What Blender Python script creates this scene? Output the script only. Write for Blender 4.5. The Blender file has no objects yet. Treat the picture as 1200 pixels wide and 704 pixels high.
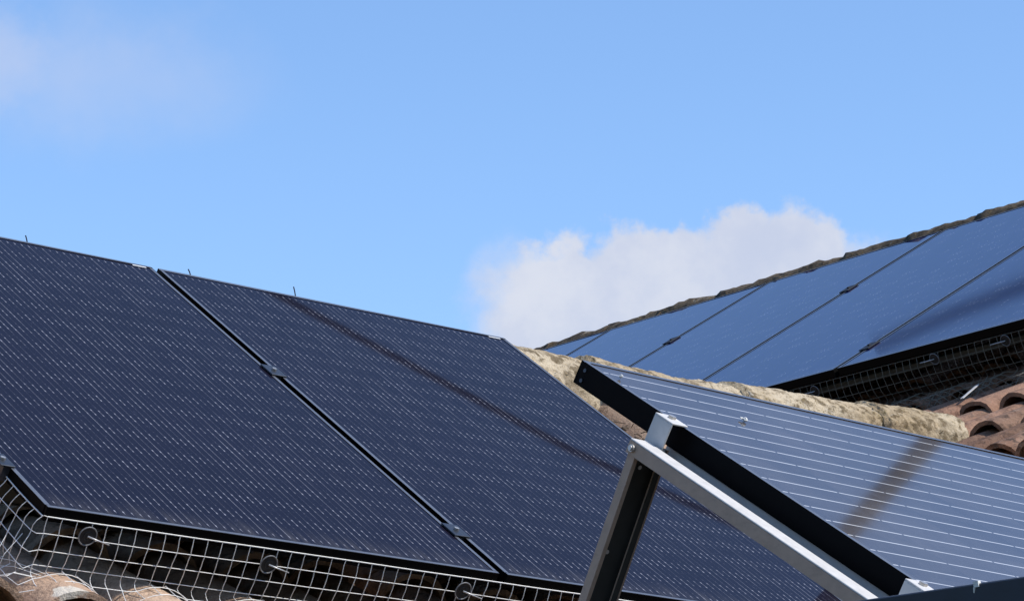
import bpy, bmesh, math, random
from mathutils import Vector, Matrix, noise
random.seed(7)
rad = math.radians
scene = bpy.context.scene
COL = scene.collection

# ------------------------------------------------------------------ helpers
def V(*a): return Vector(a)

def link(name, data):
    o = bpy.data.objects.new(name, data); COL.objects.link(o); return o

WM = {}   # world matrix of every root built here

def thing(name, label, cat, M=None, group=None):
    o = link(name, None); o.empty_display_size = .1
    M = M or Matrix.Identity(4)
    o.matrix_world = M; WM[o.name] = M.copy()
    o['label'] = label; o['category'] = cat
    if group: o['group'] = group
    return o

def obj(name, bm, mat, parent=None, local=False, smooth=False, W=None):
    """bm -> ONE mesh object. World-space bmesh unless local; W = world matrix of parent."""
    if parent is not None and not local:
        bm.transform((W if W is not None else WM[parent.name]).inverted())
    me = bpy.data.meshes.new(name); 
    bmesh.ops.recalc_face_normals(bm, faces=bm.faces[:])
    bm.to_mesh(me); bm.free()
    if smooth:
        for p in me.polygons: p.use_smooth = True
        if smooth == 2: me.set_sharp_from_angle(angle=rad(40))
    me.materials.append(mat)
    o = link(name, me)
    if parent is not None: o.parent = parent
    return o

def tag(o, label, cat, group=None):
    o['label'] = label; o['category'] = cat
    if group: o['group'] = group
    return o

def frameM(o, x, y, z):
    return Matrix(((x[0], y[0], z[0], o[0]), (x[1], y[1], z[1], o[1]), (x[2], y[2], z[2], o[2]), (0, 0, 0, 1)))

def box(bm, lo, hi, M=None, bevel=0):
    x0, y0, z0 = lo; x1, y1, z1 = hi
    co = [(x0,y0,z0),(x1,y0,z0),(x1,y1,z0),(x0,y1,z0),(x0,y0,z1),(x1,y0,z1),(x1,y1,z1),(x0,y1,z1)]
    vs = [bm.verts.new((M @ Vector(c)) if M else c) for c in co]
    fs = [bm.faces.new([vs[i] for i in f]) for f in ((0,3,2,1),(4,5,6,7),(0,1,5,4),(1,2,6,5),(2,3,7,6),(3,0,4,7))]
    if bevel:
        es = list({e for f in fs for e in f.edges})
        bmesh.ops.bevel(bm, geom=es, offset=bevel, segments=1, affect='EDGES')
    return vs

def tube(bm, pts, r, n=5, cap=True):
    pts = [Vector(p) for p in pts]; rings = []
    for i, p in enumerate(pts):
        t = (pts[min(i+1, len(pts)-1)] - pts[max(i-1, 0)])
        if t.length < 1e-9: t = V(0,0,1)
        t.normalize()
        a = t.cross(V(0,0,1));
        if a.length < .05: a = t.cross(V(1,0,0))
        a.normalize(); b = t.cross(a)
        rr = r[i] if isinstance(r, (list, tuple)) else r
        rings.append([bm.verts.new(p + (a*math.cos(2*math.pi*k/n) + b*math.sin(2*math.pi*k/n))*rr) for k in range(n)])
    for A, B in zip(rings, rings[1:]):
        for k in range(n): bm.faces.new((A[k], A[(k+1)%n], B[(k+1)%n], B[k]))
    if cap:
        bm.faces.new(rings[0][::-1]); bm.faces.new(rings[-1])

def disc(bm, c, ax, r, th, n=20):
    tube(bm, [Vector(c)-ax*th/2, Vector(c)+ax*th/2], r, n)

def ringtube(bm, c, ax, R, r, n=24, m=6):
    ax = ax.normalized(); a = ax.cross(V(0,0,1)); 
    if a.length < .05: a = ax.cross(V(1,0,0))
    a.normalize(); b = ax.cross(a); rings = []
    for i in range(n):
        t = 2*math.pi*i/n; d = a*math.cos(t)+b*math.sin(t)
        rings.append([bm.verts.new(Vector(c)+d*(R+r*math.cos(2*math.pi*k/m))+ax*r*math.sin(2*math.pi*k/m)) for k in range(m)])
    for i in range(n):
        A, B = rings[i], rings[(i+1)%n]
        for k in range(m): bm.faces.new((A[k], A[(k+1)%m], B[(k+1)%m], B[k]))

# ------------------------------------------------------------------ node helper
class G:
    def __init__(s, tree): s.t = tree; s.n = tree.nodes; s.l = tree.links
    def new(s, typ, **kw):
        nd = s.n.new(typ)
        for k, v in kw.items(): setattr(nd, k, v)
        return nd
    def put(s, sock, v):
        if isinstance(v, bpy.types.NodeSocket): s.l.new(v, sock)
        else: sock.default_value = v
    def m(s, op, a, b=0., c=0., clamp=False):
        nd = s.new('ShaderNodeMath', operation=op, use_clamp=clamp)
        for i, v in enumerate((a, b, c)): s.put(nd.inputs[i], v)
        return nd.outputs[0]
    def mix(s, f, a, b):
        nd = s.new('ShaderNodeMix', data_type='RGBA')
        s.put(nd.inputs[0], f); s.put(nd.inputs[6], a if not isinstance(a, tuple) else (*a, 1)[:4]); s.put(nd.inputs[7], b if not isinstance(b, tuple) else (*b, 1)[:4])
        return nd.outputs[2]
    def noise(s, vec, scale, detail=3., rough=.55, dist=0.):
        nd = s.new('ShaderNodeTexNoise'); s.put(nd.inputs['Vector'], vec)
        nd.inputs['Scale'].default_value = scale; nd.inputs['Detail'].default_value = detail
        nd.inputs['Roughness'].default_value = rough; nd.inputs['Distortion'].default_value = dist
        return nd.outputs['Fac']
    def sstep(s, v, lo, hi, a=0., b=1.):
        nd = s.new('ShaderNodeMapRange', interpolation_type='SMOOTHSTEP')
        s.put(nd.inputs[0], v); nd.inputs[1].default_value = lo; nd.inputs[2].default_value = hi
        nd.inputs[3].default_value = a; nd.inputs[4].default_value = b
        return nd.outputs[0]
    def obj(s):
        return s.new('ShaderNodeTexCoord').outputs['Object']
    def sep(s, v):
        nd = s.new('ShaderNodeSeparateXYZ'); s.l.new(v, nd.inputs[0]); return nd.outputs
    def comb(s, x, y, z):
        nd = s.new('ShaderNodeCombineXYZ')
        for i, v in enumerate((x, y, z)): s.put(nd.inputs[i], v)
        return nd.outputs[0]
    def bump(s, h, strength, dist):
        nd = s.new('ShaderNodeBump'); s.l.new(h, nd.inputs['Height'])
        nd.inputs['Strength'].default_value = strength; nd.inputs['Distance'].default_value = dist
        return nd.outputs[0]

def mat(name):
    m = bpy.data.materials.new(name); m.use_nodes = True
    g = G(m.node_tree); b = g.n['Principled BSDF']
    return m, g, b

def simple(name, col, rough=.5, metal=0., var=.12, scale=30., bump=0.):
    m, g, b = mat(name); o = g.obj()
    n = g.noise(o, scale, 4)
    c = g.mix(n, tuple(x*(1-var) for x in col), tuple(min(1, x*(1+var)) for x in col))
    if metal > .05:
        n2 = g.noise(g.comb(*[g.m('MULTIPLY', q, k) for q, k in zip(g.sep(o), (22., 22., 60.))]), 1., 6., .7)
        c = g.mix(g.sstep(n2, .52, .75, 0., .32), c, tuple(x*.55 for x in col))
    g.l.new(c, b.inputs['Base Color']); b.inputs['Metallic'].default_value = metal
    g.put(b.inputs['Roughness'], g.m('MULTIPLY_ADD', n, .2, rough-.1))
    if bump: g.l.new(g.bump(n, bump, .002), b.inputs['Normal'])
    return m

# ------------------------------------------------------------------ geometry solved from the photograph (metres, camera at the origin, ground 1.7 below)
GZ = -1.7
SENSOR_F = 3971.1 / 1200 * 36
cf = V(.6058, .7525, .2583).normalized(); cr = V(.7786, -.6275, .0019); cu = cr.cross(cf).normalized(); cr = cf.cross(cu)
aA, aB, aC, yC = rad(34.791), rad(32.035), rad(33.06), rad(2.926)
hA = V(1, 0, 0); uA = V(0, math.cos(aA), math.sin(aA)); nA = hA.cross(uA)
hB = V(0, -1, 0); uB = V(math.cos(aB), 0, math.sin(aB)); nB = hB.cross(uB)
hC = V(math.cos(yC), math.sin(yC), 0); nn = V(math.sin(yC), -math.cos(yC), 0)
uC = -(nn*math.cos(aC) - V(0, 0, 1)*math.sin(aC)); nC = hC.cross(uC)
A0 = V(4.4748, 6.9851, 2.2877)      # top left corner of the second panel of the front roof
B0 = V(8.1653, 8.325, 2.8561)       # bottom of the first joint of the back roof
C0 = V(3.4603, 4.1165, 1.3378)      # top left corner of the panel on the metal stand
WA, LA, GAP = 1.1185, 1.722, .022
WB, LB = 1.0648 , 1.994
WC, LC = 1.66, .992
def PA(i, j, k=0.): return A0 + hA*i - uA*j + nA*k     # j runs down the slope from the panel tops
def PB(i, j, k=0.): return B0 + hB*i - uB*j + nB*k     # j = 0 at the panel bottoms, negative up the slope
def PC(i, j, k=0.): return C0 + hC*i - uC*j + nC*k

SUN = V(.46, -.80, 1.0).normalized()

# ------------------------------------------------------------------ materials
def pv_half_cut(name, W, L, base, pad, rough, streak=.55, ior=1.3, sparse=False):
    m, g, b = mat(name); o = g.obj(); x, y, z = g.sep(o)
    mx, my = .019, .022
    px = (W-2*mx)/54; py = (L-2*my)/18
    xs = g.m('DIVIDE', g.m('SUBTRACT', x, mx), px); ys = g.m('DIVIDE', g.m('SUBTRACT', y, my), py)
    bar = g.m('MULTIPLY', g.m('ABSOLUTE', g.m('SUBTRACT', g.m('FRACT', xs), .5)), px)   # distance to a busbar (m)
    yb = g.m('MULTIPLY', g.m('ABSOLUTE', g.m('SUBTRACT', g.m('FRACT', ys), .5)), py)    # distance to the middle of a row
    yb = g.m('SUBTRACT', py/2, yb)                                                      # distance to a row boundary
    inside = g.m('MULTIPLY', g.m('MULTIPLY', g.m('GREATER_THAN', xs, 0.), g.m('LESS_THAN', xs, 54.)),
                 g.m('MULTIPLY', g.m('GREATER_THAN', ys, 0.02), g.m('LESS_THAN', ys, 17.98)))
    idx = g.m('FLOOR', xs)
    # uneven busbar glint, painted into the brightness along its length
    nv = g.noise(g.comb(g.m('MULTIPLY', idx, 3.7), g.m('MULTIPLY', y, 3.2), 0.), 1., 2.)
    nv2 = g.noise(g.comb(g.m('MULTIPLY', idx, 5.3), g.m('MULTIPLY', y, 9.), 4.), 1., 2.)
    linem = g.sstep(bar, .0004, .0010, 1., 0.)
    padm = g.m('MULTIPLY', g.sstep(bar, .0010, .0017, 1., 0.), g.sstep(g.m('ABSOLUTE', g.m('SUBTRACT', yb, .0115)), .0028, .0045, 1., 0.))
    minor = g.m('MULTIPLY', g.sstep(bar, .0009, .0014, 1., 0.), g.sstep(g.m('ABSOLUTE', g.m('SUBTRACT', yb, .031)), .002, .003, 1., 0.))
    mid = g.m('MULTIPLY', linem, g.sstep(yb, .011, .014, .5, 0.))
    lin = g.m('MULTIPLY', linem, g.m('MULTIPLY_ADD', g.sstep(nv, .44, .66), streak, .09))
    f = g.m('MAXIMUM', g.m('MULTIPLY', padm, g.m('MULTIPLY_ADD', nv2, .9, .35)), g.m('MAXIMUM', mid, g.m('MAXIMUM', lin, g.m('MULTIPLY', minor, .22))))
    if sparse:      # painted solder glints, kept at random on only some points
        sp = g.noise(g.comb(g.m('MULTIPLY', idx, 9.1), g.m('MULTIPLY', g.m('ROUND', ys), 5.7), 1.), 1., 2.)
        f = g.m('MULTIPLY', f, g.sstep(sp, .47, .62))
        drops = g.m('MULTIPLY', g.sstep(g.noise(o, 75., 2., .5), .70, .76), g.sstep(g.noise(o, 2.2, 3.), .38, .62))
        f = g.m('MAXIMUM', f, g.m('MULTIPLY', drops, .8))
    else:
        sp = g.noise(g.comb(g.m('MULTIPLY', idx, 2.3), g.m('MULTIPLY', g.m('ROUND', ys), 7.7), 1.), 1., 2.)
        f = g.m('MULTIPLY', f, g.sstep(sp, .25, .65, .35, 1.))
    f = g.m('MULTIPLY', f, inside, clamp=True)
    cell = g.m('FRACT', g.m('DIVIDE', g.m('SUBTRACT', x, mx), px*9))
    gapm = g.m('MAXIMUM', g.sstep(g.m('MULTIPLY', g.m('SUBTRACT', .5, g.m('ABSOLUTE', g.m('SUBTRACT', cell, .5))), px*9), .0006, .0016, 1., 0.),
               g.sstep(yb, .0004, .001, 1., 0.))
    big = g.noise(o, 1.4, 3.); fine = g.noise(o, 160., 2.)
    c0 = g.mix(big, tuple(v*.8 for v in base), tuple(v*1.25 for v in base))
    c1 = g.mix(g.m('MULTIPLY', gapm, .6), c0, tuple(v*.45 for v in base))
    c2 = g.mix(g.sstep(fine, .62, .8, 0., .25), c1, (.12, .12, .17))
    runs = g.noise(g.comb(g.m('MULTIPLY', x, 38.), g.m('MULTIPLY', y, 1.3), 0.), 1., 4., .6)
    low = g.m('MULTIPLY_ADD', g.sstep(y, .012, .10, .34, 0.), g.sstep(runs, .35, .7), g.sstep(runs, .55, .8, 0., .06))
    spots = g.m('MULTIPLY', g.sstep(g.noise(o, 34., 3., .6), .70, .78), .35)
    c2 = g.mix(g.m('ADD', low, spots, clamp=True), c2, (.11, .10, .095))
    c3 = g.mix(f, c2, pad)
    g.l.new(c3, b.inputs['Base Color'])
    g.put(b.inputs['Roughness'], g.m('MULTIPLY_ADD', big, .015, rough))
    b.inputs['IOR'].default_value = ior
    return m

def pv_standard():
    m, g, b = mat('dusty_blue_solar_cells'); o = g.obj(); x, y, z = g.sep(o)
    lines = g.m('DIVIDE', g.m('SUBTRACT', g.m('SUBTRACT', LC, y), .020), .0525)
    d = g.m('MULTIPLY', g.m('ABSOLUTE', g.m('SUBTRACT', g.m('FRACT', lines), .5)), .0525)
    inr = g.m('MULTIPLY', g.m('GREATER_THAN', lines, 0.), g.m('LESS_THAN', lines, 18.))
    cx = g.m('FRACT', g.m('DIVIDE', g.m('ADD', x, .132), .1585))
    gx = g.m('MULTIPLY', g.m('SUBTRACT', .5, g.m('ABSOLUTE', g.m('SUBTRACT', cx, .5))), .1585)
    cy = g.m('FRACT', g.m('DIVIDE', lines, 3.))
    gy = g.m('MULTIPLY', g.m('SUBTRACT', .5, g.m('ABSOLUTE', g.m('SUBTRACT', cy, .5))), .1575)
    gap = g.m('MAXIMUM', g.sstep(gx, .0008, .002, 1., 0.), g.sstep(gy, .0006, .0016, .7, 0.))
    wv = g.noise(g.comb(g.m('MULTIPLY', x, 14.), g.m('MULTIPLY', g.m('FLOOR', lines), 7.1), 0.), 1., 3.)
    line = g.m('MULTIPLY', g.sstep(d, .0010, .0022, 1., 0.), g.m('MULTIPLY', g.m('MULTIPLY', inr, g.sstep(gx, .0012, .003)), g.m('MULTIPLY_ADD', wv, .6, .55)), clamp=True)
    cid = g.comb(g.m('FLOOR', g.m('DIVIDE', g.m('ADD', x, .132), .1585)), g.m('FLOOR', g.m('DIVIDE', lines, 3.)), 0.)
    wn = g.new('ShaderNodeTexWhiteNoise'); g.l.new(cid, wn.inputs['Vector'])
    big = g.noise(o, 2.6, 5., .6); mid = g.noise(o, 9., 5., .65, .6); fine = g.noise(o, 190., 3.)
    cell = g.mix(wn.outputs['Value'], (.047, .039, .038), (.058, .049, .048))
    dust = g.m('MULTIPLY_ADD', g.sstep(big, .32, .68), .14, g.m('MULTIPLY', g.sstep(mid, .45, .75), .10))
    cell = g.mix(g.m('MULTIPLY', gap, .55), cell, (.02, .022, .03))
    cell = g.mix(dust, cell, (.22, .19, .165))
    cell = g.mix(g.sstep(fine, .62, .78, 0., .22), cell, (.3, .29, .28))
    c = g.mix(line, cell, (.62, .62, .62))
    g.l.new(c, b.inputs['Base Color'])
    g.put(b.inputs['Roughness'], g.m('MULTIPLY_ADD', mid, .05, .032))
    b.inputs['IOR'].default_value = 1.43
    return m

def tile_mat(name, c1, c2, dark, pale, lich, moss=.5, dk=.52, stain=None, tone=False):
    m, g, b = mat(name); o = g.obj()
    a = g.noise(o, 3.1, 5., .6); f = g.noise(o, 26., 6., .68, .4); f2 = g.noise(o, 70., 4., .7); s = g.noise(o, 9., 5., .65, .8)
    c = g.mix(g.sstep(a, .35, .65), c1, c2)
    c = g.mix(g.sstep(f, dk, dk+.14, 0., .85), c, dark)
    c = g.mix(g.sstep(s, .60, .70, 0., .8), c, pale)
    c = g.mix(g.m('MULTIPLY', g.sstep(f2, .56, .66, 0., moss), g.sstep(s, .38, .6)), c, lich)
    if tone:    # every clay tile was fired a little differently
        at = g.new('ShaderNodeAttribute', attribute_name='tone'); t0, t1, t2 = g.sep(at.outputs['Vector'])
        c = g.mix(g.sstep(t0, .45, 1., 0., .6), c, tuple(v*.5 for v in c1))
        c = g.mix(g.sstep(t1, .55, 1., 0., .55), c, tuple(min(1, v*1.35) for v in c2))
        c = g.mix(g.sstep(t2, .6, 1., 0., .2), c, (c1[0]*1.05, c1[1]*.72, c1[2]*.6))
    gr = g.noise(o, 170., 3., .7); st = g.noise(o, 14., 6., .72, .3)
    c = g.mix(g.sstep(gr, .55, .75, 0., .6), c, dark)
    c = g.mix(g.sstep(st, .50, .62, 0., .55), c, tuple(v*.55 for v in c1))
    c = g.mix(g.sstep(gr, .25, .42, .4, 0.), c, pale)
    if stain:
        vd = g.new('ShaderNodeVectorMath', operation='DISTANCE'); g.l.new(o, vd.inputs[0]); vd.inputs[1].default_value = stain
        dd = g.m('ADD', vd.outputs['Value'], g.m('MULTIPLY', g.m('SUBTRACT', g.noise(o, 38., 4., .6), .5), .07))
        c = g.mix(g.sstep(dd, .022, .036, .85, 0.), c, (.66, .60, .50))
    g.l.new(c, b.inputs['Base Color']); b.inputs['Roughness'].default_value = .92
    b.inputs['Specular IOR Level'].default_value = .15
    h = g.m('ADD', g.m('MULTIPLY', f, .6), g.m('MULTIPLY_ADD', f2, .4, g.m('MULTIPLY', gr, .15)))
    g.l.new(g.bump(h, 1., .012), b.inputs['Normal'])
    return m

M_pvA = pv_half_cut('black_half_cut_cells_front', WA, LA, (.0090, .0080, .0165), (.34, .34, .38), .012, ior=1.12)
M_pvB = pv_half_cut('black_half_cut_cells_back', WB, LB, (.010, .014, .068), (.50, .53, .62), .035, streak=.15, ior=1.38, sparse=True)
M_pvC = pv_standard()
M_black = simple('black_anodised_frame', (.002, .002, .0025), .5, .0, .2, 40)
M_black.node_tree.nodes['Principled BSDF'].inputs['Specular IOR Level'].default_value = .05
M_blackB = simple('black_back_frame', (.003, .003, .003), .5, .0, .2, 40)  # plain black frame; its lighter lip is painted sheen
M_blackB.node_tree.nodes['Principled BSDF'].inputs['Specular IOR Level'].default_value = .08
M_alu = simple('galvanised_metal', (.60, .575, .54), .55, .15, .14, 60, .1)
M_alu2 = simple('brown_galvanised_metal', (.48, .33, .23), .65, .1, .22, 45, .2)  # browner metal for the rail web and the legs
M_shade = simple('shade_dark_metal', (.045, .042, .034), .75, 0, .4, 45, .2)  # shade in the leg and on the rail, put into the metal colour
M_steel = simple('steel_bolt', (.55, .52, .48), .4, .8, .2, 200)
M_clampblk = simple('dark_clamp_metal', (.06, .065, .075), .35, .6, .2, 60)
M_wire = simple('galvanised_net_wire', (.80, .79, .75), .45, .15, .1, 200)
M_wireB = simple('shaded_net_wire', (.17, .155, .12), .6, .1, .2, 200)  # shade on the back net put into a darker wire colour
M_plast = simple('black_plastic', (.012, .012, .013), .6, 0, .2, 80)
M_pin = simple('zinc_pin', (.55, .55, .55), .4, .6, .2, 90)
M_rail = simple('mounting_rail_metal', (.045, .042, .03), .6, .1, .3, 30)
M_label = simple('white_sticker', (.75, .75, .74), .6, 0, .05, 60)
M_dropping = simple('bird_dropping', (.72, .70, .64), .9, 0, .2, 150, .5)
M_debris = simple('dry_plant_debris', (.10, .07, .045), .95, 0, .6, 120, .6)
M_tileA = tile_mat('weathered_clay_tile_front', (.42, .28, .19), (.52, .38, .27), (.13, .10, .075), (.62, .55, .44), (.30, .26, .17), .5, stain=tuple(PA(-1.10, 1.835, -.125) - V(A0.x-3.4+1, A0.y+uA.y*.21+nA.y*-.195, GZ)), tone=True)
M_tileB = tile_mat('weathered_clay_tile_back', (.25, .135, .085), (.33, .205, .14), (.045, .035, .03), (.38, .31, .25), (.12, .105, .08), .85, .47, tone=True)
M_pan = tile_mat('shaded_channel_tile', (.045, .033, .025), (.065, .048, .038), (.02, .017, .014), (.11, .09, .075), (.04, .035, .02), .7)  # channel tiles coloured dark for the shade under the front panels
M_mortar = tile_mat('lichen_covered_ridge', (.38, .29, .18), (.54, .45, .32), (.10, .07, .035), (.62, .56, .46), (.20, .15, .06), .95, .47)
M_ridgeB = tile_mat('dark_lichen_ridge', (.075, .055, .036), (.15, .11, .07), (.018, .016, .013), (.46, .41, .33), (.24, .15, .04), .8, .48)
M_moss = simple('brown_moss', (.075, .058, .03), .95, 0, .8, 90, 1.)
M_felt = simple('black_underlay_felt', (.012, .012, .012), .95, 0, .2, 20)
M_wall = simple('stucco', (.36, .31, .24), .95, 0, .15, 12, .4)
M_roofing = simple('bitumen_sheet', (.045, .045, .045), .9, 0, .2, 14, .4)
M_wood = simple('weathered_brown_timber', (.038, .036, .036), .9, 0, .4, 20, .5)
M_cable = simple('grey_cable', (.10, .11, .15), .6, 0, .1, 10)
M_back = simple('panel_backsheet', (.05, .05, .055), .7, 0, .1, 20)
M_lip = simple('lit_frame_lip', (.14, .145, .16), .28, .25, .25, 30)  # frame tops coloured lighter to stand for sun and sky sheen
M_slate = simple('slate_grey_frame', (.045, .055, .075), .45, .2, .12, 40)

m_ground, g, b = mat('dry_ground'); o = g.obj()
n1 = g.noise(o, .05, 6.); n2 = g.noise(o, 2., 6.)
g.l.new(g.mix(n2, g.mix(n1, (.035, .05, .02), (.07, .065, .035)), (.05, .055, .025)), b.inputs['Base Color']); b.inputs['Roughness'].default_value = .95

# ------------------------------------------------------------------ ground
# one sheet: flat round the houses, then unseen hills added to block low sky light
bm = bmesh.new(); prev = None; NS = 96
for r in (2, 15, 40, 60, 75, 90, 105, 120, 140, 170, 220, 300, 500, 1000, 2500):
    t = min(1, max(0, (r-60)/80)); hgt = 24*t*t*(3-2*t)*(1 if r < 500 else .6)
    ring = []
    for q in range(NS):
        a_ = 2*math.pi*q/NS; p = Vector((math.cos(a_)*r, math.sin(a_)*r, 0))
        ring.append(bm.verts.new((p.x, p.y, GZ+hgt*(1+.35*noise.noise(p*.02)))))
    if prev is None: bm.faces.new(ring)
    else:
        for q in range(NS): bm.faces.new((prev[q], prev[(q+1) % NS], ring[(q+1) % NS], ring[q]))
    prev = ring
o = obj('ground', bm, m_ground); o['kind'] = 'structure'

# ------------------------------------------------------------------ tiled roofs
def barrel(bm, M, x, y0, ln, r0, r1, h0, h1, zl, zh, up=True, th=.014, ns=9, nl=4, jit=.0025, yaw=0.):
    """one canal tile: half tube running up the slope; lower end at y0; up = hump, else trough"""
    rows = []
    seed = Vector((x*13.1, y0*7.7, random.random()*50))
    for a in range(nl+1):
        t = a/nl; r = r0+(r1-r0)*t; h = h0+(h1-h0)*t; z = zl+(zh-zl)*t
        out, inn = [], []
        for k in range(ns+1):
            an = math.pi*k/ns
            nz = noise.noise(seed+Vector((an*1.3, t*2.4, 0)))*jit*1.6
            for lst, dr in ((out, 0.), (inn, -th if up else th)):
                rr = r+dr if up else r; hh = h+dr if up else h
                sx = math.cos(an)*(rr+nz); sz = math.sin(an)*(hh+nz)
                if not up: sz = -sz + (dr if lst is inn else 0)*-1
                xx = x+sx+yaw*(t-.5)*ln
                lst.append(bm.verts.new(M @ Vector((xx, y0+t*ln+noise.noise(seed+Vector((an*2., 9., 0)))*.004*(1 if a == 0 else .3)+(noise.noise(seed+Vector((an*7., 4., 0)))*.007 if a == 0 else 0), z+sz))))
        rows.append((out, inn))
    nf0 = len(bm.faces)
    for (o0, i0), (o1, i1) in zip(rows, rows[1:]):
        for k in range(ns):
            bm.faces.new((o0[k], o0[k+1], o1[k+1], o1[k])); bm.faces.new((i0[k], i1[k], i1[k+1], i0[k+1]))
        bm.faces.new((o0[0], o1[0], i1[0], i0[0])); bm.faces.new((o0[ns], i0[ns], i1[ns], o1[ns]))
    for (o0, i0), rev in ((rows[0], 0), (rows[-1], 1)):
        for k in range(ns): bm.faces.new((o0[k], i0[k], i0[k+1], o0[k+1]))
    lay = bm.loops.layers.float_color.get('tone') or bm.loops.layers.float_color.new('tone')
    tv = (random.random(), random.random(), random.random(), 1.)
    bm.faces.ensure_lookup_table()
    for fi in range(nf0, len(bm.faces)):
        for lp in bm.faces[fi].loops: lp[lay] = tv

def tile_field(bm, bp, M, x0, x1, ylen, pitch, exposure, ph=0., skip=None, rnd=1., rw=1., hh=.086, eave=False):
    nx = int((x1-x0)/pitch)
    ny = int(math.ceil(ylen/exposure))
    for c in range(nx):
        xc = x0+ph+c*pitch
        off = random.uniform(-.03, .03)*rnd
        for q in range(ny):
            y = q*exposure+off+random.uniform(-.012, .012)*rnd
            ln = min(exposure+.10, ylen-y+.05)
            if skip is None or not skip(xc, y):
                j = random.uniform(-.007, .007)*rnd
                barrel(bm, M, xc+j, y, ln, .098*rw, .080*rw, hh+random.uniform(-.004, .006)*rnd, hh*.86, .016+random.uniform(0, .006)*rnd, -.006, True, yaw=random.uniform(-.02, .02)*rnd)
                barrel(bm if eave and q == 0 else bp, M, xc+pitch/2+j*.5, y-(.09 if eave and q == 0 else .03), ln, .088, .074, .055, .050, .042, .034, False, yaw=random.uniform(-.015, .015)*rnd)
def felt(M, x0, x1, ylen, parent):
    bm = bmesh.new(); box(bm, (x0, .02, -.040), (x1, ylen, -.028), M); obj('underlay', bm, M_felt, parent)

# both roofs flatten towards the eaves, as old canal tile roofs do: a lower and an upper plane each
KT = -.21                                   # front roof plane at its eave, below the panel glass
def slope_frame(pf, i, j0, k0, j1, k1, h):
    a = pf(i, j0, k0); b = pf(i, j1, k1); u = (b-a).normalized()
    return frameM(a, h, u, h.cross(u)), (b-a).length
# front house: ridge along +X
JE = 1.87                                   # eave (down slope of the panel tops)
dA = .21                                    # roof apex above the panel tops
XL, XR = -3.4, 3.05
eaveA = PA(XL, JE, KT)
MA, lenA1 = slope_frame(PA, XL, JE, KT, 1.25, -.294, hA)
MAu, lenA2 = slope_frame(PA, XL, 1.25, -.294, -dA, -.195, hA)
apexA = PA(0, -dA, -.195)
hbM = Matrix.Translation((eaveA.x+1.0, apexA.y, GZ))
houseA = thing('house', 'low house with pale clay canal tiles under two black solar panels', 'house', hbM)
bm = bmesh.new(); bp = bmesh.new()
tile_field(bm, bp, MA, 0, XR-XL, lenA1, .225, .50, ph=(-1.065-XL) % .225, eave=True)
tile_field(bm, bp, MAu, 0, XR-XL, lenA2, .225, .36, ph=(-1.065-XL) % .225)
uA2 = V(0, -math.cos(aA), math.sin(aA)); nA2 = V(0, math.sin(aA), math.cos(aA))
eA2 = apexA + (-uA2)*1.9; eA2.x = PA(XR, 0, 0).x
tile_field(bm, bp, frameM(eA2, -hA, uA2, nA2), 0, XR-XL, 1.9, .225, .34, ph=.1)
obj('roof', bm, M_tileA, houseA, smooth=2)
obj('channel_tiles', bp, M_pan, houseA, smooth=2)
felt(MA, 0, XR-XL, lenA1, houseA); felt(MAu, 0, XR-XL, lenA2-.02, houseA)
bm = bmesh.new()
yF = eaveA.y+.22; yK = 2*apexA.y-yF; xl = eaveA.x+.25; xr = PA(XR, 0, 0).x-.1
zt = eaveA.z-.02
box(bm, (xl, yF, GZ), (xr, yK, zt))
vs = [bm.verts.new(c) for c in ((xl, yF+.02, zt), (xl, yK-.02, zt), (xl, apexA.y, apexA.z-.08), (xl+.2, yF+.02, zt), (xl+.2, yK-.02, zt), (xl+.2, apexA.y, apexA.z-.08))]
for f in ((0, 1, 2), (3, 5, 4), (0, 2, 5, 3), (2, 1, 4, 5)): bm.faces.new([vs[q] for q in f])
obj('wall', bm, M_wall, houseA)
bm = bmesh.new()
for c_ in range(5):
    for k in range(26):
        p = PA(-1.29+c_*.225+random.gauss(0, .055), JE-.015+random.uniform(-.03, .03), KT+.012+random.uniform(0, .035))
        d = bmesh.ops.create_icosphere(bm, subdivisions=2, radius=1.); r = random.uniform(.008, .022)
        for v in d['verts']: v.co = p+v.co*r*(1+.6*noise.noise(v.co*2.3+Vector((k*3.1, c_, 0))))
ms = obj('moss', bm, M_moss, houseA); ms['kind'] = 'stuff'
# ridge of the front house: overlapping mortared caps
bm = bmesh.new()
def riseA(x): return -.035*min(1, max(0, (1.25-x)/.3)) if x < 1.25 else 0 if x < 1.9 else .055*(x-1.9)/1.15
crest = lambda x: PA(x, -.24, -.09) + V(0, 0, riseA(x))
x = 1.58-9*.56; q = 0
while x < 3.02:
    ln = .56; nx_ = 72; prev = None
    sg = 56
    for a in range(nx_+1):
        t = a/nx_; xx = x+t*(ln+.03)
        xx = min(xx, 3.06); c = crest(xx); r = .130-.022*t
        ring = []
        for k in range(sg+1):
            an = math.pi*(k/sg)*1.16-.08*math.pi
            p = Vector((xx*6, math.cos(an)*2.2, math.sin(an)*2.2+q*3.1))
            nz = noise.noise(p)*.009+noise.noise(p*3.)*.005+(.5-abs(noise.noise(p*5.)))*.006-max(0, noise.noise(p*9.)-.2)*.014+noise.noise(p*19.)*.003
            drop = .02*(1 if t < .05 else 0)
            base = c - V(0, 0, .108)
            yy = math.cos(an)*(r+.02+nz); zz = math.sin(an)*(.108+nz*.8-.014*t)
            if an < 0 or an > math.pi: zz -= .11
            ring.append(bm.verts.new(base+V(0, yy, zz)))
        if prev:
            for k in range(sg): bm.faces.new((prev[k], prev[k+1], ring[k+1], ring[k]))
        else: bm.faces.new(ring[::-1])
        prev = ring
    bm.faces.new(prev)
    x += ln; q += 1
obj('ridge', bm, M_mortar, houseA, smooth=True)

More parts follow.
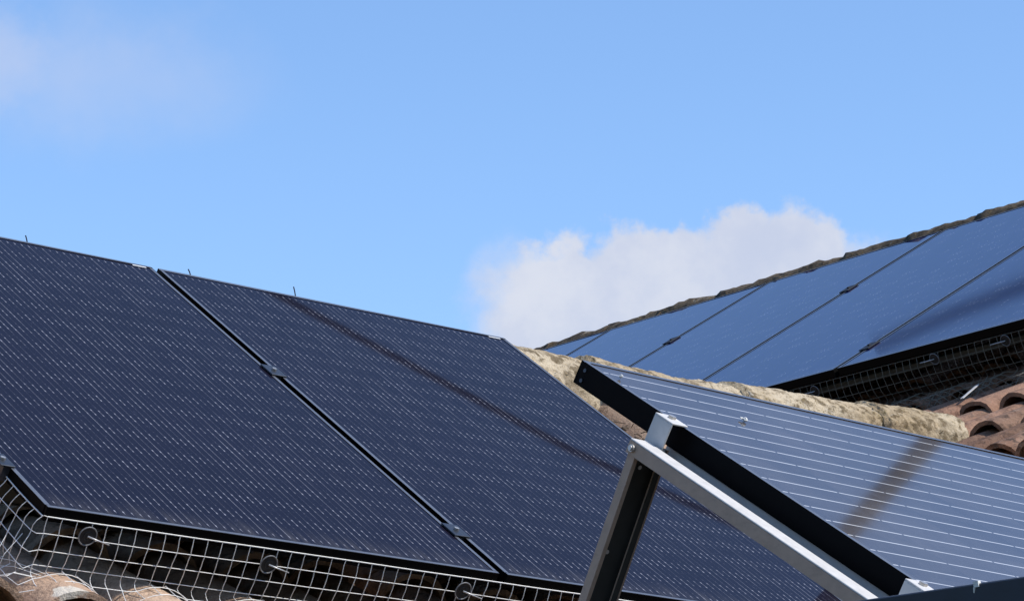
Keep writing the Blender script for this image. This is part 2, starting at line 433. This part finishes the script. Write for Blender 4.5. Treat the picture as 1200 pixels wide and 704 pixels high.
# back house: ridge along Y, slope towards -X
JB = 1.38
dB = .069
IL, IR = -6.2, 4.6
KB0, KBS = -.246, .1057
def kB(j): return KB0+KBS*(j-.03)
eaveB = PB(IL, JB, kB(JB))
MB, lenB1 = slope_frame(PB, IL, JB, kB(JB), -.42, kB(-.42), hB)
MBu, lenB2 = slope_frame(PB, IL, -.42, kB(-.42), -(LB+dB), -.225, hB)
apexB = PB(0, -(LB+dB), -.225)
houseB = thing('house', 'higher back house with reddish canal tiles and a dark lichened ridge behind the front ridge', 'house', Matrix.Translation((apexB.x, apexB.y, GZ)))
bm = bmesh.new(); bp = bmesh.new()
tile_field(bm, bp, MB, 0, IR-IL, lenB1, .205, .45, ph=(.54-IL) % .205, rnd=1.5, rw=.76, hh=.058)
tile_field(bm, bp, MBu, 0, IR-IL, lenB2, .205, .45, ph=(.54-IL) % .205, rnd=1.5, rw=.76, hh=.058)
uB2 = V(-math.cos(aB), 0, math.sin(aB)); nB2 = V(math.sin(aB), 0, math.cos(aB))
eB2 = apexB - uB2*2.6; eB2.y = PB(IR, 0, 0).y
bm2 = bm
tile_field(bm2, bp, frameM(eB2, -hB, uB2, nB2), 0, IR-IL, 2.6, .24, .5, ph=.1)
obj('roof', bm, M_tileB, houseB, smooth=2)
obj('channel_tiles', bp, M_tileB, houseB, smooth=2)
felt(MB, 0, IR-IL, lenB1, houseB); felt(MBu, 0, IR-IL, lenB2-.02, houseB)
bm = bmesh.new()
x0 = eaveB.x+.25; x1 = eB2.x-.2; y0 = PB(IR, 0, 0).y+.1; y1 = PB(IL, 0, 0).y-.1
box(bm, (x0, y0, GZ), (x1, y1, eaveB.z-.03))
for yy in (y0, y1-.2):
    vs = [bm.verts.new(c) for c in ((x0+.02, yy, eaveB.z-.03), (x1-.02, yy, eaveB.z-.03), (apexB.x, yy, apexB.z-.08), (x0+.02, yy+.2, eaveB.z-.03), (x1-.02, yy+.2, eaveB.z-.03), (apexB.x, yy+.2, apexB.z-.08))]
    for f in ((0, 1, 2), (3, 5, 4), (0, 2, 5, 3), (2, 1, 4, 5)): bm.faces.new([vs[q] for q in f])
obj('wall', bm, M_wall, houseB)
bm = bmesh.new()
i = IL+.1; q = 0
while i < IR-.3:
    ln = .40; prev = None; sg = 16
    for a in range(11):
        t = a/10; ii = i+t*(ln+.03); c = PB(ii, -(LB+.15), -.013)
        r = .135+.014*(t if q % 2 else 1-t*.5); ring = []
        for k in range(sg+1):
            an = math.pi*k/sg
            p = Vector((ii*7, math.cos(an)*2.5+q*1.7, math.sin(an)*2.5))
            nz = noise.noise(p)*.014+noise.noise(p*3.3)*.009+noise.noise(p*8)*.004
            ring.append(bm.verts.new(c+V(math.cos(an)*(r+nz), 0, math.sin(an)*(.13+nz)-.13-.010*t)))
        if prev:
            for k in range(sg): bm.faces.new((prev[k], prev[k+1], ring[k+1], ring[k]))
        else: bm.faces.new(ring[::-1])
        prev = ring
    bm.faces.new(prev)
    i += ln; q += 1
obj('ridge', bm, M_ridgeB, houseB, smooth=True)

# ------------------------------------------------------------------ solar panels
TH = .030
def panel(label, M, W, L, th, m_glass, m_frame, group=None, lip=.011, back=True):
    t = thing('solar_panel', label, 'solar panel', M, group)
    bm = bmesh.new()
    for lo, hi in (((0, 0, 0), (W, lip, th)), ((0, L-lip, 0), (W, L, th)), ((0, lip, 0), (lip, L-lip, th)), ((W-lip, lip, 0), (W, L-lip, th))):
        box(bm, lo, hi)
    bmesh.ops.remove_doubles(bm, verts=bm.verts[:], dist=1e-5)
    # lower inner flanges
    for lo, hi in (((lip, lip, .0005), (W-lip, .03, .0025)), ((lip, L-.03, .0005), (W-lip, L-lip, .0025))): box(bm, lo, hi)
    f = obj('frame', bm, m_frame, t, local=True)
    f.data.materials.append(M_lip)
    for p_ in f.data.polygons:
        if p_.normal.z > .9 and p_.center.z > th*.9: p_.material_index = 1
    bv = f.modifiers.new('edge', 'BEVEL'); bv.width = .0012; bv.segments = 1; bv.limit_method = 'ANGLE'
    bm = bmesh.new(); box(bm, (lip-.001, lip-.001, th-.006), (W-lip+.001, L-lip+.001, th-.0012))
    obj('cell_glass', bm, m_glass, t, local=True)
    bm = bmesh.new(); box(bm, (lip, lip, th-.0105), (W-lip, L-lip, th-.0075))
    obj('backsheet', bm, M_back, t, local=True)
    return t

def sticker(t, lo, hi, z):
    bm = bmesh.new(); box(bm, (lo[0], lo[1], z), (hi[0], hi[1], z+.0008)); obj('label_sticker', bm, M_label, t, local=True)

gA = 'black panels on the front roof'
for n, (i0, lab) in enumerate(((-GAP-WA, 'left black solar panel on the front roof, its lower left corner above the wrapped net'),
                               (0., 'right black solar panel on the front roof, partly behind the metal stand'))):
    o = PA(i0, LA, -TH)
    t = panel(lab, frameM(o, hA, uA, nA), WA, LA, TH, M_pvA, M_black, gA)
    sticker(t, (WA-.062, LA-.020), (WA-.022, LA-.0145), TH)
gB = 'black panels on the back roof'
labB = ['farthest panel of the back roof, a thin sliver above the mortared ridge',
        'second farthest panel of the back roof, between the thin sliver and the middle panel',
        'middle panel of the five on the back roof, lower edge hidden by the mortared ridge',
        'fourth panel along the back roof, its lower left corner meeting the mortared ridge',
        'nearest panel of the back roof, at the right edge above netting and tiles']
for n in range(5):
    i0 = (n-4)*(WB)+.0085
    panel(labB[n], frameM(PB(i0, 0, -TH), hB, uB, nB), WB-.019, LB, TH, M_pvB, M_blackB, gB)
TC = .040
pc = panel('greyish dusty solar panel with white lines tilted up on a metal stand', frameM(PC(0, LC, -TC), hC, uC, nC), WC, LC, TC, M_pvC, M_black, None, lip=.010)
for j, k in ((.018, .012), (.018, .030)):
    bm = bmesh.new(); c = PC(0, j, -k) ; tube(bm, [c+hC*.001, c-hC*.0012], .0035, 10)
    obj('frame_screw', bm, M_clampblk, pc, W=WM[pc.name])

# near panel: only its long slate frame side and a glint of its lip are seen
eD = V(.024, -.165, 0).normalized(); qh = V(eD.y*-1, eD.x, 0).normalized()
tau = rad(12.35); qD = qh*math.cos(tau)+V(0, 0, 1)*math.sin(tau); nD = eD.cross(qD)
if nD.z < 0: nD = -nD
D1 = V(2.0853, 2.0943, .5152)
TD = .04
oD = D1 - eD*.10 - nD*TD
pd = panel('near solar panel cut by the lower right corner, showing its slate grey frame side', frameM(oD, eD, qD, nD), WC, LC, TD, M_pvC, M_slate)
bm = bmesh.new()
p = D1+eD*.118+nD*.001
box(bm, (-.003, -.001, -.004), (.0022, .003, .0012), frameM(p, eD, qD, nD)); 
tube(bm, [p-nD*.004-eD*.003, p-nD*.0085-eD*.0042], [.0012, .0006], 6)
tag(obj('paint_chip', bm, M_dropping), 'tiny white chip on the lip of the near slate frame', 'chip')

# ------------------------------------------------------------------ clamps and rails
def mid_clamp(pos, h, u, n, label, group, ln=.06, w=.044, m=M_clampblk):
    M = frameM(pos, h, u, n)
    t = thing('panel_clamp', label, 'clamp', M, group)
    bm = bmesh.new(); box(bm, (-w/2, -ln/2, .0008), (w/2, ln/2, .0045), None, .0008)
    box(bm, (-.0085, -ln/2+.002, -.030), (.0085, ln/2-.002, .0004))
    obj('plate', bm, m, t, local=True)
    bm = bmesh.new(); tube(bm, [V(0, 0, .0046), V(0, 0, .0095)], .0062, 6); obj('bolt', bm, M_steel if m is not M_plast else m, t, local=True)
    return t
gm = 'clamps between the front panels'
mid_clamp(PA(-GAP/2, .653), hA, uA, nA, 'upper clamp over the gap between the two front black panels', gm)
mid_clamp(PA(-GAP/2, 1.516), hA, uA, nA, 'lower clamp over the gap between the two front black panels, near the netting', gm)
mid_clamp(PA(-GAP-WA-.008, 1.516), hA, uA, nA, 'dark end clamp on the left side of the left front panel, at the frame edge', None, w=.034)
gmb = 'clamps between the back panels'
for n, (i, j, lab) in enumerate(((-2*WB, -1.325, 'small black clamp on the joint left of the middle back panel'),
                                 (-WB, -1.335, 'small black clamp high on the joint between middle and fourth back panels'),
                                 (0, -.205, 'small black clamp low on the last joint of the back panels, above the netting'))):
    mid_clamp(PB(i, j), hB, uB, nB, lab, gmb, ln=.07, w=.05, m=M_plast)

def rail(pf, i0, i1, j, k0, k1, h, u, n, label, group, m):
    bm = bmesh.new(); o = pf(i0, j, k0)
    box(bm, (0, -.018, 0), (i1-i0, .018, k1-k0), frameM(o, h, u, n), .001)
    box(bm, (0, -.022, -.003), (i1-i0, .022, -.0005), frameM(o, h, u, n))
    return tag(obj('mounting_rail', bm, m), label, 'rail', group)
gr = 'mounting rails under panels'
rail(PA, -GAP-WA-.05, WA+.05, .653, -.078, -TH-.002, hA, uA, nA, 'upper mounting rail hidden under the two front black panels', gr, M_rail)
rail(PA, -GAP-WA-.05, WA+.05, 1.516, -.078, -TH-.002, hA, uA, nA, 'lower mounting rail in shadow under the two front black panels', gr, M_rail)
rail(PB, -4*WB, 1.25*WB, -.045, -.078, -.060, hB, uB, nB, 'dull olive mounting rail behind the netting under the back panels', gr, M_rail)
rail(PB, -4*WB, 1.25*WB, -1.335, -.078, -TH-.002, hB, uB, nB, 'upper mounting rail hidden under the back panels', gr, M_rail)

# little wires sticking up over the top edge of the front panels
for i, hgt, lean, lab in ((-.373, .018, -.006, 'short wire end above the top edge of the left front panel'),
                          (.108, .016, -.008, 'short wire end above the top edge of the right front panel, near its left corner'),
                          (.435, .026, -.007, 'longest wire end above the top edge of the right front panel')):
    bm = bmesh.new(); p = PA(i, -.012, -.006)
    tube(bm, [p-V(0, 0, .02), p, p+V(lean*.5, 0, hgt*.6), p+V(lean, 0, hgt)], .0016, 6)
    tag(obj('wire_end', bm, M_clampblk), lab, 'wire', 'wire ends over the front panels')

# ------------------------------------------------------------------ bird netting
def wob(a, b, s): return noise.noise(Vector((a*s, b*s, 3.3)))
def tileA_k(i, j):
    ph = ((i+1.065)/.225); d = (ph-round(ph))*.225
    return -.228+.10*math.sqrt(max(0, 1-(d/.105)**2)) if abs(d) < .1 else -.216
netA = bmesh.new(); cell = .034; R = .00092
iL = -GAP-WA+.006; iE = WA+.03
def front_pt(i, v):          # v = length of net below its top edge
    base_k = -.019
    drop = .118+.008*wob(i, 0, 3.)
    if v <= drop:
        bulge = .006*math.sin(math.pi*v/drop)+.004*wob(i, v*6, 4.)
        return PA(i+.002*wob(i*9, v*30, 1.)+.010*(v/drop)**2*wob(i, 2., 1.5), LA+.004+bulge, base_k-v)
    e = v-drop
    k = max(base_k-drop-e*.42, tileA_k(i, 0)+.004)
    return PA(i+.05*e+.002*wob(i*9, v*30, 1.), LA+.006+e*.92, k)
nv = 7
nu = int((iE-iL)/cell)
for q in range(nu+1):
    i = iL+q*cell
    tube(netA, [front_pt(i+.0015*wob(q*.7, s, 2.), s*cell/3) for s in range(nv*3+1)], R, 5)
for s in range(nv+1):
    rr = R*1.5 if s == 0 else R
    tube(netA, [front_pt(iL+q*cell/2, s*cell) for q in range(nu*2+1)], rr, 5)
# wrapped side part: along the left frame side, pushed back under the panel edge and crumpled at the corner
def side_pt(a, v):           # a = distance up the slope from the corner
    i0 = -GAP-WA-.004
    drop = .125
    cr_ = .020*math.exp(-a*5)
    if v <= drop:
        return PA(i0-.012*math.sin(math.pi*v/drop)*1.0-.014*wob(a*1.3, v*9, 3.)-cr_*v*6, LA-a-.03*wob(a, v*8, 2.)*v*8, -.020-v)
    e = v-drop
    return PA(i0-.010-e*.9-cr_*.6-.010*wob(a*2, e*12, 2.), LA-a+.02*wob(a*2, e*8, 5.), max(-.150-e*.25, -.19)+.006*wob(a*5, e*20, 3.))
for q in range(26):
    a = q*cell; tube(netA, [side_pt(a, s*cell/3) for s in range(16)], R, 5)
for s in range(5):
    tube(netA, [side_pt(q*cell/2, s*cell) for q in range(50)], R*(1.5 if s == 0 else 1), 5)
# the corner fold: wires gathered from the front to the side part
for s in range(6):
    f0 = front_pt(iL, s*cell); s0 = side_pt(0, min(s, 5)*cell)
    tube(netA, [f0, f0.lerp(s0, .5)+V(-.006, -.006, -.004*s), s0], R, 5)
for q in range(4):
    a = .02+q*.045
    p0 = side_pt(a, .05+.01*(q % 3)); p1 = side_pt(max(0, a-.06), .165); p2 = front_pt(iL+.01*q, .13)
    tube(netA, [p0, p0.lerp(p1, .5)+V(-.012, -.004, 0), p1, p1.lerp(p2, .5)+V(-.004, -.01, .006), p2], R*.7, 5)
tag(obj('bird_netting', netA, M_wire), 'bright wire netting along the lower edge of the front panels', 'netting')

# netting under the back panels
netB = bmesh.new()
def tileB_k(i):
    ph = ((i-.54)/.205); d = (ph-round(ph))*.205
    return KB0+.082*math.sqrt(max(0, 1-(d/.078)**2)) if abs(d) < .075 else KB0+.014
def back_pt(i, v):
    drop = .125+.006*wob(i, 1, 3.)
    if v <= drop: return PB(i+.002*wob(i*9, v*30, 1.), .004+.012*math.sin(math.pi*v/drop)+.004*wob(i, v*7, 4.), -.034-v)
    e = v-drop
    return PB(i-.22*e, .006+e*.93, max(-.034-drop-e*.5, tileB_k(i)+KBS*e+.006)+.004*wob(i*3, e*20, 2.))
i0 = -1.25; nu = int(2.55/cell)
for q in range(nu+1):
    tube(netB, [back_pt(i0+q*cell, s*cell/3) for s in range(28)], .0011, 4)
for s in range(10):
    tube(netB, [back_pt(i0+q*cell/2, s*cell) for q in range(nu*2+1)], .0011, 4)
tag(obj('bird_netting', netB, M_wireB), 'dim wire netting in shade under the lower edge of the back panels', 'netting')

# round fasteners
def fastener(c, h, u, n, pin, label, group, R_=.0205, mr=M_plast):
    M = frameM(c, h, u, n); t = thing('net_fastener', label, 'fastener', M, group)
    ax = -u
    bm = bmesh.new(); disc(bm, c, ax, R_*.93, .0015, 24); obj('disc', bm, M_plast, t)
    bm = bmesh.new(); ringtube(bm, c+ax*.0012, ax, R_*.95, .0015, 28, 6); obj('rim', bm, M_rimd, t, smooth=True)
    bm = bmesh.new(); ringtube(bm, c+ax*.001, ax, R_*.42, .0009, 20, 5); obj('hub', bm, M_plast, t, smooth=True)
    bm = bmesh.new(); tube(bm, [c+ax*.002, c+ax*.006+pin*.4, c+ax*.008+pin], [.0019, .0017, .0013], 6)
    obj('pin', bm, M_pin, t, smooth=True)
M_rimd = simple('grey_plastic_rim', (.16, .16, .165), .4, 0, .1, 80)
gf = 'round fasteners on the front netting'
for i, k, lab in ((-1.0387, -.0444, 'leftmost round net fastener, nearest the wrapped corner of the front netting'),
                  (-.6069, -.0495, 'second round net fastener from the left on the front netting'),
                  (-.1073, -.047, 'round net fastener near the gap between the two front panels'),
                  (.42, -.047, 'round net fastener on the front netting below the metal stand')):
    c = PA(i, LA+.010, k); fastener(c, hA, uA, nA, V(.046, .0, -.0085), lab, gf)
gf2 = 'round fasteners on the back netting'
for i, k, lab in ((-.12, -.056, 'round fastener on the back netting, close to the mortared ridge'),
                  (.47, -.052, 'middle round fastener on the back netting, with a bright pin'),
                  (.80, -.052, 'round fastener on the back netting at the right edge of view')):
    c = PB(i, .016, k); fastener(c, hB, uB, nB, V(-.012, .052, -.004), lab, gf2)

# ------------------------------------------------------------------ metal stand under the tilted panel
stand = thing('panel_stand', 'galvanised metal stand with a leg and a sloping rail holding the dusty tilted panel', 'stand', frameM(V(PC(-.04, .5, 0).x, PC(-.04, .5, 0).y, .3), V(1, 0, 0), V(0, 1, 0), V(0, 0, 1)))
MC = frameM(PC(0, 0, 0), hC, -uC, -nC)      # x across, y down the slope, z down below the glass
RT = TC+.0005
bm = bmesh.new()
H = .024
box(bm, (-.074, .256, RT), (-.038, 1.10, RT+.003), MC)              # outer top flange
box(bm, (.004, .256, RT), (.030, 1.10, RT+.0148), MC)                # pad under the panel
r_ = obj('rail', bm, M_alu, stand, W=WM[stand.name])
bv = r_.modifiers.new('edge', 'BEVEL'); bv.width = .0008; bv.limit_method = 'ANGLE'
bm = bmesh.new()
box(bm, (-.074, .256, RT+.0032), (-.071, 1.10, RT+H), MC)            # outer web
box(bm, (-.071, .256, RT+H-.003), (-.040, 1.10, RT+H-.0005), MC)     # lower lip
obj('web', bm, M_alu2, r_, W=WM[stand.name])
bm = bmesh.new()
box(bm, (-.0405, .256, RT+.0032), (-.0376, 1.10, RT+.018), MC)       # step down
box(bm, (-.0374, .256, RT+.015), (.030, 1.10, RT+.018), MC)          # recessed shadow strip
obj('shadow_strip', bm, M_shade, r_, W=WM[stand.name])  # panel's shadow on the rail, painted as a dark recessed strip
bm = bmesh.new(); c = MC @ V(-.0745, .2695, RT+.0125); tube(bm, [c, c-hC*.005], .006, 12); tube(bm, [c-hC*.005, c-hC*.0075], .0042, 8)
obj('bolt', bm, M_steel, r_, W=WM[stand.name])
LEGROT = rad(-5.0)
# leg: open channel at right angles to the rail
bm = bmesh.new()
z0, z1 = RT+.004, 1.17
s0, s1 = .2575, .2745
box(bm, (-.0705, s0, z0), (-.0675, s1, z1), MC)                      # left flange
box(bm, (-.0070, s0+.003, z0), (-.004, s1, z1), MC)                  # right flange
box(bm, (-.0200, s1-.003, z0), (-.0072, s1, z1), MC)                 # right lip
box(bm, (-.0672, s1-.003, z0), (-.0625, s1, z1), MC)                 # left lip
ML = Matrix.Translation(MC @ V(-.045, .268, RT)) @ Matrix.Rotation(LEGROT, 4, hC) @ Matrix.Translation(-(MC @ V(-.045, .268, RT)))
bm.transform(ML)
lg = obj('leg', bm, M_alu2, stand, W=WM[stand.name])
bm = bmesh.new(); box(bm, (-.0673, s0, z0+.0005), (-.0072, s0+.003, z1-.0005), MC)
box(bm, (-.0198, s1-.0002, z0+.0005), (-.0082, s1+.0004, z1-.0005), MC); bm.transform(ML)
obj('channel_shade', bm, M_shade, lg, W=WM[stand.name])  # shade inside the channel and on its lip, painted as dark plates
for xx, zz in ((-.036, .052), (-.042, .082), (-.05, .225)):
    bm = bmesh.new(); c = MC @ V(xx, s0+.0032, zz); tube(bm, [c, MC @ V(xx, s0+.006, zz)], .0036, 8); bm.transform(ML)
    obj('rivet', bm, M_steel, lg, W=WM[stand.name])
bm = bmesh.new(); box(bm, (-.0190, s1+.0002, .042), (-.0140, s1+.001, .064), MC); bm.transform(ML); obj('slot_strip', bm, M_pin, lg, W=WM[stand.name])  # pale strip standing in for a slot in the channel
# foot of the leg, base rail and short front leg (below the picture)
bm = bmesh.new(); f1 = MC @ V(-.04, .25, 1.15); f2 = MC @ V(-.04, 1.08, .07)
box(bm, (f1.x-.03, f2.y-.1, .305), (f1.x+.03, f1.y+.12, .345)); obj('base_rail', bm, M_alu, stand, W=WM[stand.name])
bm = bmesh.new(); box(bm, (f2.x-.02, f2.y-.02, .346), (f2.x+.02, f2.y+.02, f2.z-.01)); obj('leg', bm, M_alu2, stand, W=WM[stand.name])
# end clamps
def end_clamp(j, label):
    o = PC(0, j, 0); t = thing('end_clamp', label, 'clamp', frameM(PC(-.015, j, -TC), hC, uC, nC), 'end clamps of the tilted panel')
    M = frameM(PC(0, j, 0), hC, uC, nC); w = .0225
    bm = bmesh.new()
    box(bm, (-.030, -w, -TC-.0150), (-.027, w, .001), M)             # upright
    box(bm, (-.030, -w, .001), (.0045, w, .004), M)                  # top flange over the frame
    box(bm, (.0015, -w, -.0010+.0025), (.0045, w, .0010), M) if False else None
    pl = obj('bracket', bm, M_alu, t, W=WM[t.name])
    bv = pl.modifiers.new('edge', 'BEVEL'); bv.width = .0007; bv.limit_method = 'ANGLE'
    bm = bmesh.new(); c = M @ V(-.010, .004, .004); tube(bm, [c, c+nC*.0045], .0068, 6); obj('bolt', bm, M_steel, t, W=WM[t.name])
end_clamp(.262, 'bright metal end clamp at the top of the stand leg')
end_clamp(.873, 'bright metal end clamp at the lower corner, next to the slate frame')

# low flat-roofed outbuilding carrying the stand and the near panel
ob = thing('outbuilding', 'low flat roofed outbuilding under the panel stand', 'building', Matrix.Translation((3.6, 2.6, GZ)))
bm = bmesh.new(); box(bm, (1.95, .35, GZ), (5.6, 4.95, .14)); obj('wall', bm, M_wall, ob)
bm = bmesh.new(); box(bm, (1.9, .3, .145), (5.65, 5.0, .30)); obj('flat_roof', bm, M_roofing, ob)
# battens carrying the near panel
bm = bmesh.new()
tD = thing('support_frame', 'metal support frame below the near panel', 'support', Matrix.Translation((oD.x+.4, oD.y-.8, .30)))
for a in (.25, 1.4):
    p0 = oD+eD*a+qD*.06; p1 = oD+eD*a+qD*.93
    bm = bmesh.new(); box(bm, (-.02, 0, -.045), (.02, .9, -.003), frameM(oD+eD*a+qD*.05, eD, qD, nD))
    for p in (p0, p1): box(bm, (p.x-.02, p.y-.02, .302), (p.x+.02, p.y+.02, p.z-.04))
    obj('leg_frame', bm, M_alu2, tD)

# ------------------------------------------------------------------ small things
def lump(bm, c, r, n, seed, flat=.5):
    d = bmesh.ops.create_icosphere(bm, subdivisions=2, radius=1.)
    for v in d['verts']:
        k = 1+.5*noise.noise(v.co*1.7+Vector((seed, 0, 0)))
        p = v.co*r*k
        v.co = c+p-n*(p.dot(n))*(1-flat)
bm = bmesh.new(); c = PC(.236, .165, .003); lump(bm, c, .0045, nC, 3., .8); lump(bm, c+uC*.005+hC*-.003, .003, nC, 5.)
tag(obj('bird_dropping', bm, M_dropping), 'white bird dropping in the middle of the dusty tilted panel', 'dropping')
bm = bmesh.new(); c = PC(.035, .065, .004); lump(bm, c, .003, nC, 8., 1.)
tag(obj('bird_dropping', bm, M_dropping), 'small pale bird dropping near the top corner of the dusty tilted panel', 'dropping')
bm = bmesh.new()
for k in range(60):
    c = PA(1.36+random.gauss(0, .035), .30+random.gauss(0, .045), -.108+random.random()*.012)
    if k % 4: lump(bm, c, random.uniform(.003, .009), nA, k*1.7, .6)
    else:
        d = V(random.gauss(0, 1), random.gauss(0, 1), random.gauss(0, .25)).normalized()
        tube(bm, [c, c+d*.012+V(0, 0, .004), c+d*random.uniform(.018, .04)], random.uniform(.0008, .0018), 4)
tag(obj('plant_debris', bm, M_debris), 'brown dry twigs and moss caught on the tiles beside the right front panel', 'debris')
bm = bmesh.new(); c = PB(.78, .26, -.135)
box(bm, (-.006, -.06, 0), (.006, .07, .0025), frameM(c, (hB*.9+uB*.2).normalized(), (uB*.9-hB*.2).normalized(), nB))
tag(obj('roof_hook', bm, M_alu), 'shiny metal strip lying between tiles below the back netting', 'hook')

# utility pole and its cables: outside the picture, seen as dark bands mirrored in the glass
def plane_pt(Vv, az, el, dist):
    return V(Vv[0]+dist*math.sin(rad(az)), Vv[1]+dist*math.cos(rad(az)), Vv[2]+dist*math.tan(rad(el)))
VC = 2*C0.dot(nC)*nC; VA = 2*A0.dot(nA)*nA; VBm = 2*B0.dot(nB)*nB
pa = plane_pt(VC, 55.215, 29.895, 16.0); pb_ = plane_pt(VC, 55.569, 31.770, 16.0)
dirp = (pb_-pa).normalized()
pole = thing('utility_pole', 'dark timber utility pole behind the back house, mirrored in the tilted panel', 'pole', Matrix.Translation((pa - dirp*((pa.z-GZ)/dirp.z))))
bm = bmesh.new(); base = pa-dirp*((pa.z-GZ)/dirp.z)
tube(bm, [base, base+dirp*4, base+dirp*12.], [.075, .070, .055], 14); obj('post', bm, M_wood, pole, smooth=True)
ca = [plane_pt(VA, az, el, 30.) for az, el in ((46.936, 40.725), (50.034, 39.891), (53.49, 38.842), (56.835, 37.504))]
bm = bmesh.new()
e0 = ca[0]-ca[1]
tube(bm, [ca[0]+e0*3, ca[0]+e0, *ca, ca[3]+(ca[3]-ca[2])*.2], .042, 8)
tag(obj('overhead_cable', bm, M_cable, smooth=True), 'thick grey overhead cable, mirrored as a thin line in the right front panel', 'cable')
cb = [plane_pt(VBm, az, el, d) for az, el, d in ((37.3, 30.809, 31.5), (38.574, 31.31, 30.), (39.607, 31.758, 28.8))]
bm = bmesh.new(); e1 = cb[2]-cb[1]
tube(bm, [cb[0], cb[1], cb[2], cb[2]+e1*1.3], .075, 8)
tag(obj('overhead_cable', bm, M_cable, smooth=True), 'thick overhead cable far behind, mirrored in the nearest back panel', 'cable')

# ------------------------------------------------------------------ world: clear sky with two clouds
w = bpy.data.worlds.new('World'); scene.world = w; w.use_nodes = True
g = G(w.node_tree); bg = g.n['Background']
sky = g.new('ShaderNodeTexSky', sky_type='NISHITA'); sky.sun_disc = False
el = math.asin(SUN.z); azs = math.atan2(SUN.x, SUN.y)
sky.sun_elevation = el; sky.sun_rotation = azs
sky.air_density = 1.0; sky.dust_density = .3; sky.ozone_density = 3.0; sky.altitude = 200
tc = g.new('ShaderNodeTexCoord').outputs['Generated']
x, y, z = g.sep(tc)
azn = g.m('MULTIPLY', g.m('ARCTAN2', x, y), 180/math.pi)
eln = g.m('MULTIPLY', g.m('ARCSINE', z), 180/math.pi)
na = g.m('SUBTRACT', g.noise(tc, 55., 6., .6), .5); nb = g.m('SUBTRACT', g.noise(g.comb(z, x, y), 55., 6., .6), .5)
nl = g.m('SUBTRACT', g.noise(tc, 190., 5., .62), .5)
azp = g.m('ADD', azn, g.m('MULTIPLY_ADD', na, 1.5, g.m('MULTIPLY', nl, .25))); elp = g.m('ADD', eln, g.m('MULTIPLY_ADD', nb, 1.3, g.m('MULTIPLY', nl, .22)))
def px2dir(px, py):
    d = (cf+cr*((px-600)/3971.1)+cu*((352-py)/3971.1)).normalized()
    return math.degrees(math.atan2(d.x, d.y)), math.degrees(math.asin(d.z))
DEG = 57.3/3971.1
def blob(px, py, rx, ry, soft=.35):
    soft = soft*.95
    a0, e0 = px2dir(px, py); ra = rx*DEG/math.cos(rad(e0)); re = ry*DEG
    da = g.m('DIVIDE', g.m('SUBTRACT', azp, a0), ra); de = g.m('DIVIDE', g.m('SUBTRACT', elp, e0), re)
    d = g.m('SQRT', g.m('ADD', g.m('MULTIPLY', da, da), g.m('MULTIPLY', de, de)))
    return g.sstep(d, 1-soft, 1+soft*.6, 1., 0.)
mask = None
for q in ((612, 350, 58, 62, .85), (655, 330, 62, 52, .3), (665, 400, 110, 70, .3), (748, 312, 62, 56, .26), (775, 370, 120, 90, .3), (805, 312, 60, 46, .28), (872, 286, 44, 54, .25), (850, 340, 100, 75, .3), (935, 294, 60, 58, .28), (965, 312, 50, 50, .5), (985, 330, 55, 50, .7), (1015, 345, 80, 60, .7)):
    bl = blob(*q); inv = g.m('SUBTRACT', 1., bl); mask = inv if mask is None else g.m('MULTIPLY', mask, inv)
mask = g.m('SUBTRACT', 1., mask)
body = g.noise(tc, 34., 5., .6)
cl = g.mix(g.sstep(body, .3, .7), (.60, .65, .80), (.74, .765, .85))
wisp = g.m('MAXIMUM', blob(-20, 70, 100, 70, .8), g.m('MULTIPLY', blob(80, 90, 190, 75, .9), .55))
wisp = g.m('MULTIPLY', wisp, g.sstep(g.noise(tc, 18., 4.), .25, .7, .25, .7))
hs = g.new('ShaderNodeHueSaturation'); hs.inputs['Hue'].default_value = .502; hs.inputs['Saturation'].default_value = 1.08; hs.inputs['Value'].default_value = 1.08; g.l.new(sky.outputs[0], hs.inputs['Color'])
SKY_STR = .15
K = 1/SKY_STR/1.42
def scaled(c): 
    nd = g.new('ShaderNodeVectorMath', operation='SCALE'); g.put(nd.inputs[0], c); nd.inputs['Scale'].default_value = K; return nd.outputs[0]
cs = scaled(cl); 
c1 = g.mix(g.m('MULTIPLY', wisp, .95), hs.outputs[0], (.64*K, .68*K, .84*K))
c2 = g.mix(g.m('MULTIPLY', mask, .92), c1, cs)
g.l.new(c2, bg.inputs['Color']); bg.inputs['Strength'].default_value = SKY_STR

sl = bpy.data.lights.new('sun', 'SUN'); sl.energy = 3.2; sl.angle = rad(.53); sl.color = (1., .95, .87)
so = link('sun', sl); so.rotation_euler = SUN.to_track_quat('Z', 'Y').to_euler()

# ------------------------------------------------------------------ camera
cam = bpy.data.cameras.new('camera'); cam.sensor_width = 36; cam.sensor_fit = 'HORIZONTAL'; cam.lens = SENSOR_F
cam.clip_start = .05; cam.clip_end = 6000
co = link('camera', cam)
co.matrix_world = Matrix(((cr.x, cu.x, -cf.x, 0), (cr.y, cu.y, -cf.y, 0), (cr.z, cu.z, -cf.z, 0), (0, 0, 0, 1)))
scene.camera = co
scene.cycles.diffuse_bounces = 3
vs_ = scene.view_settings; vs_.view_transform = 'Standard'; vs_.look = 'None'; vs_.gamma = 1; vs_.exposure = .5
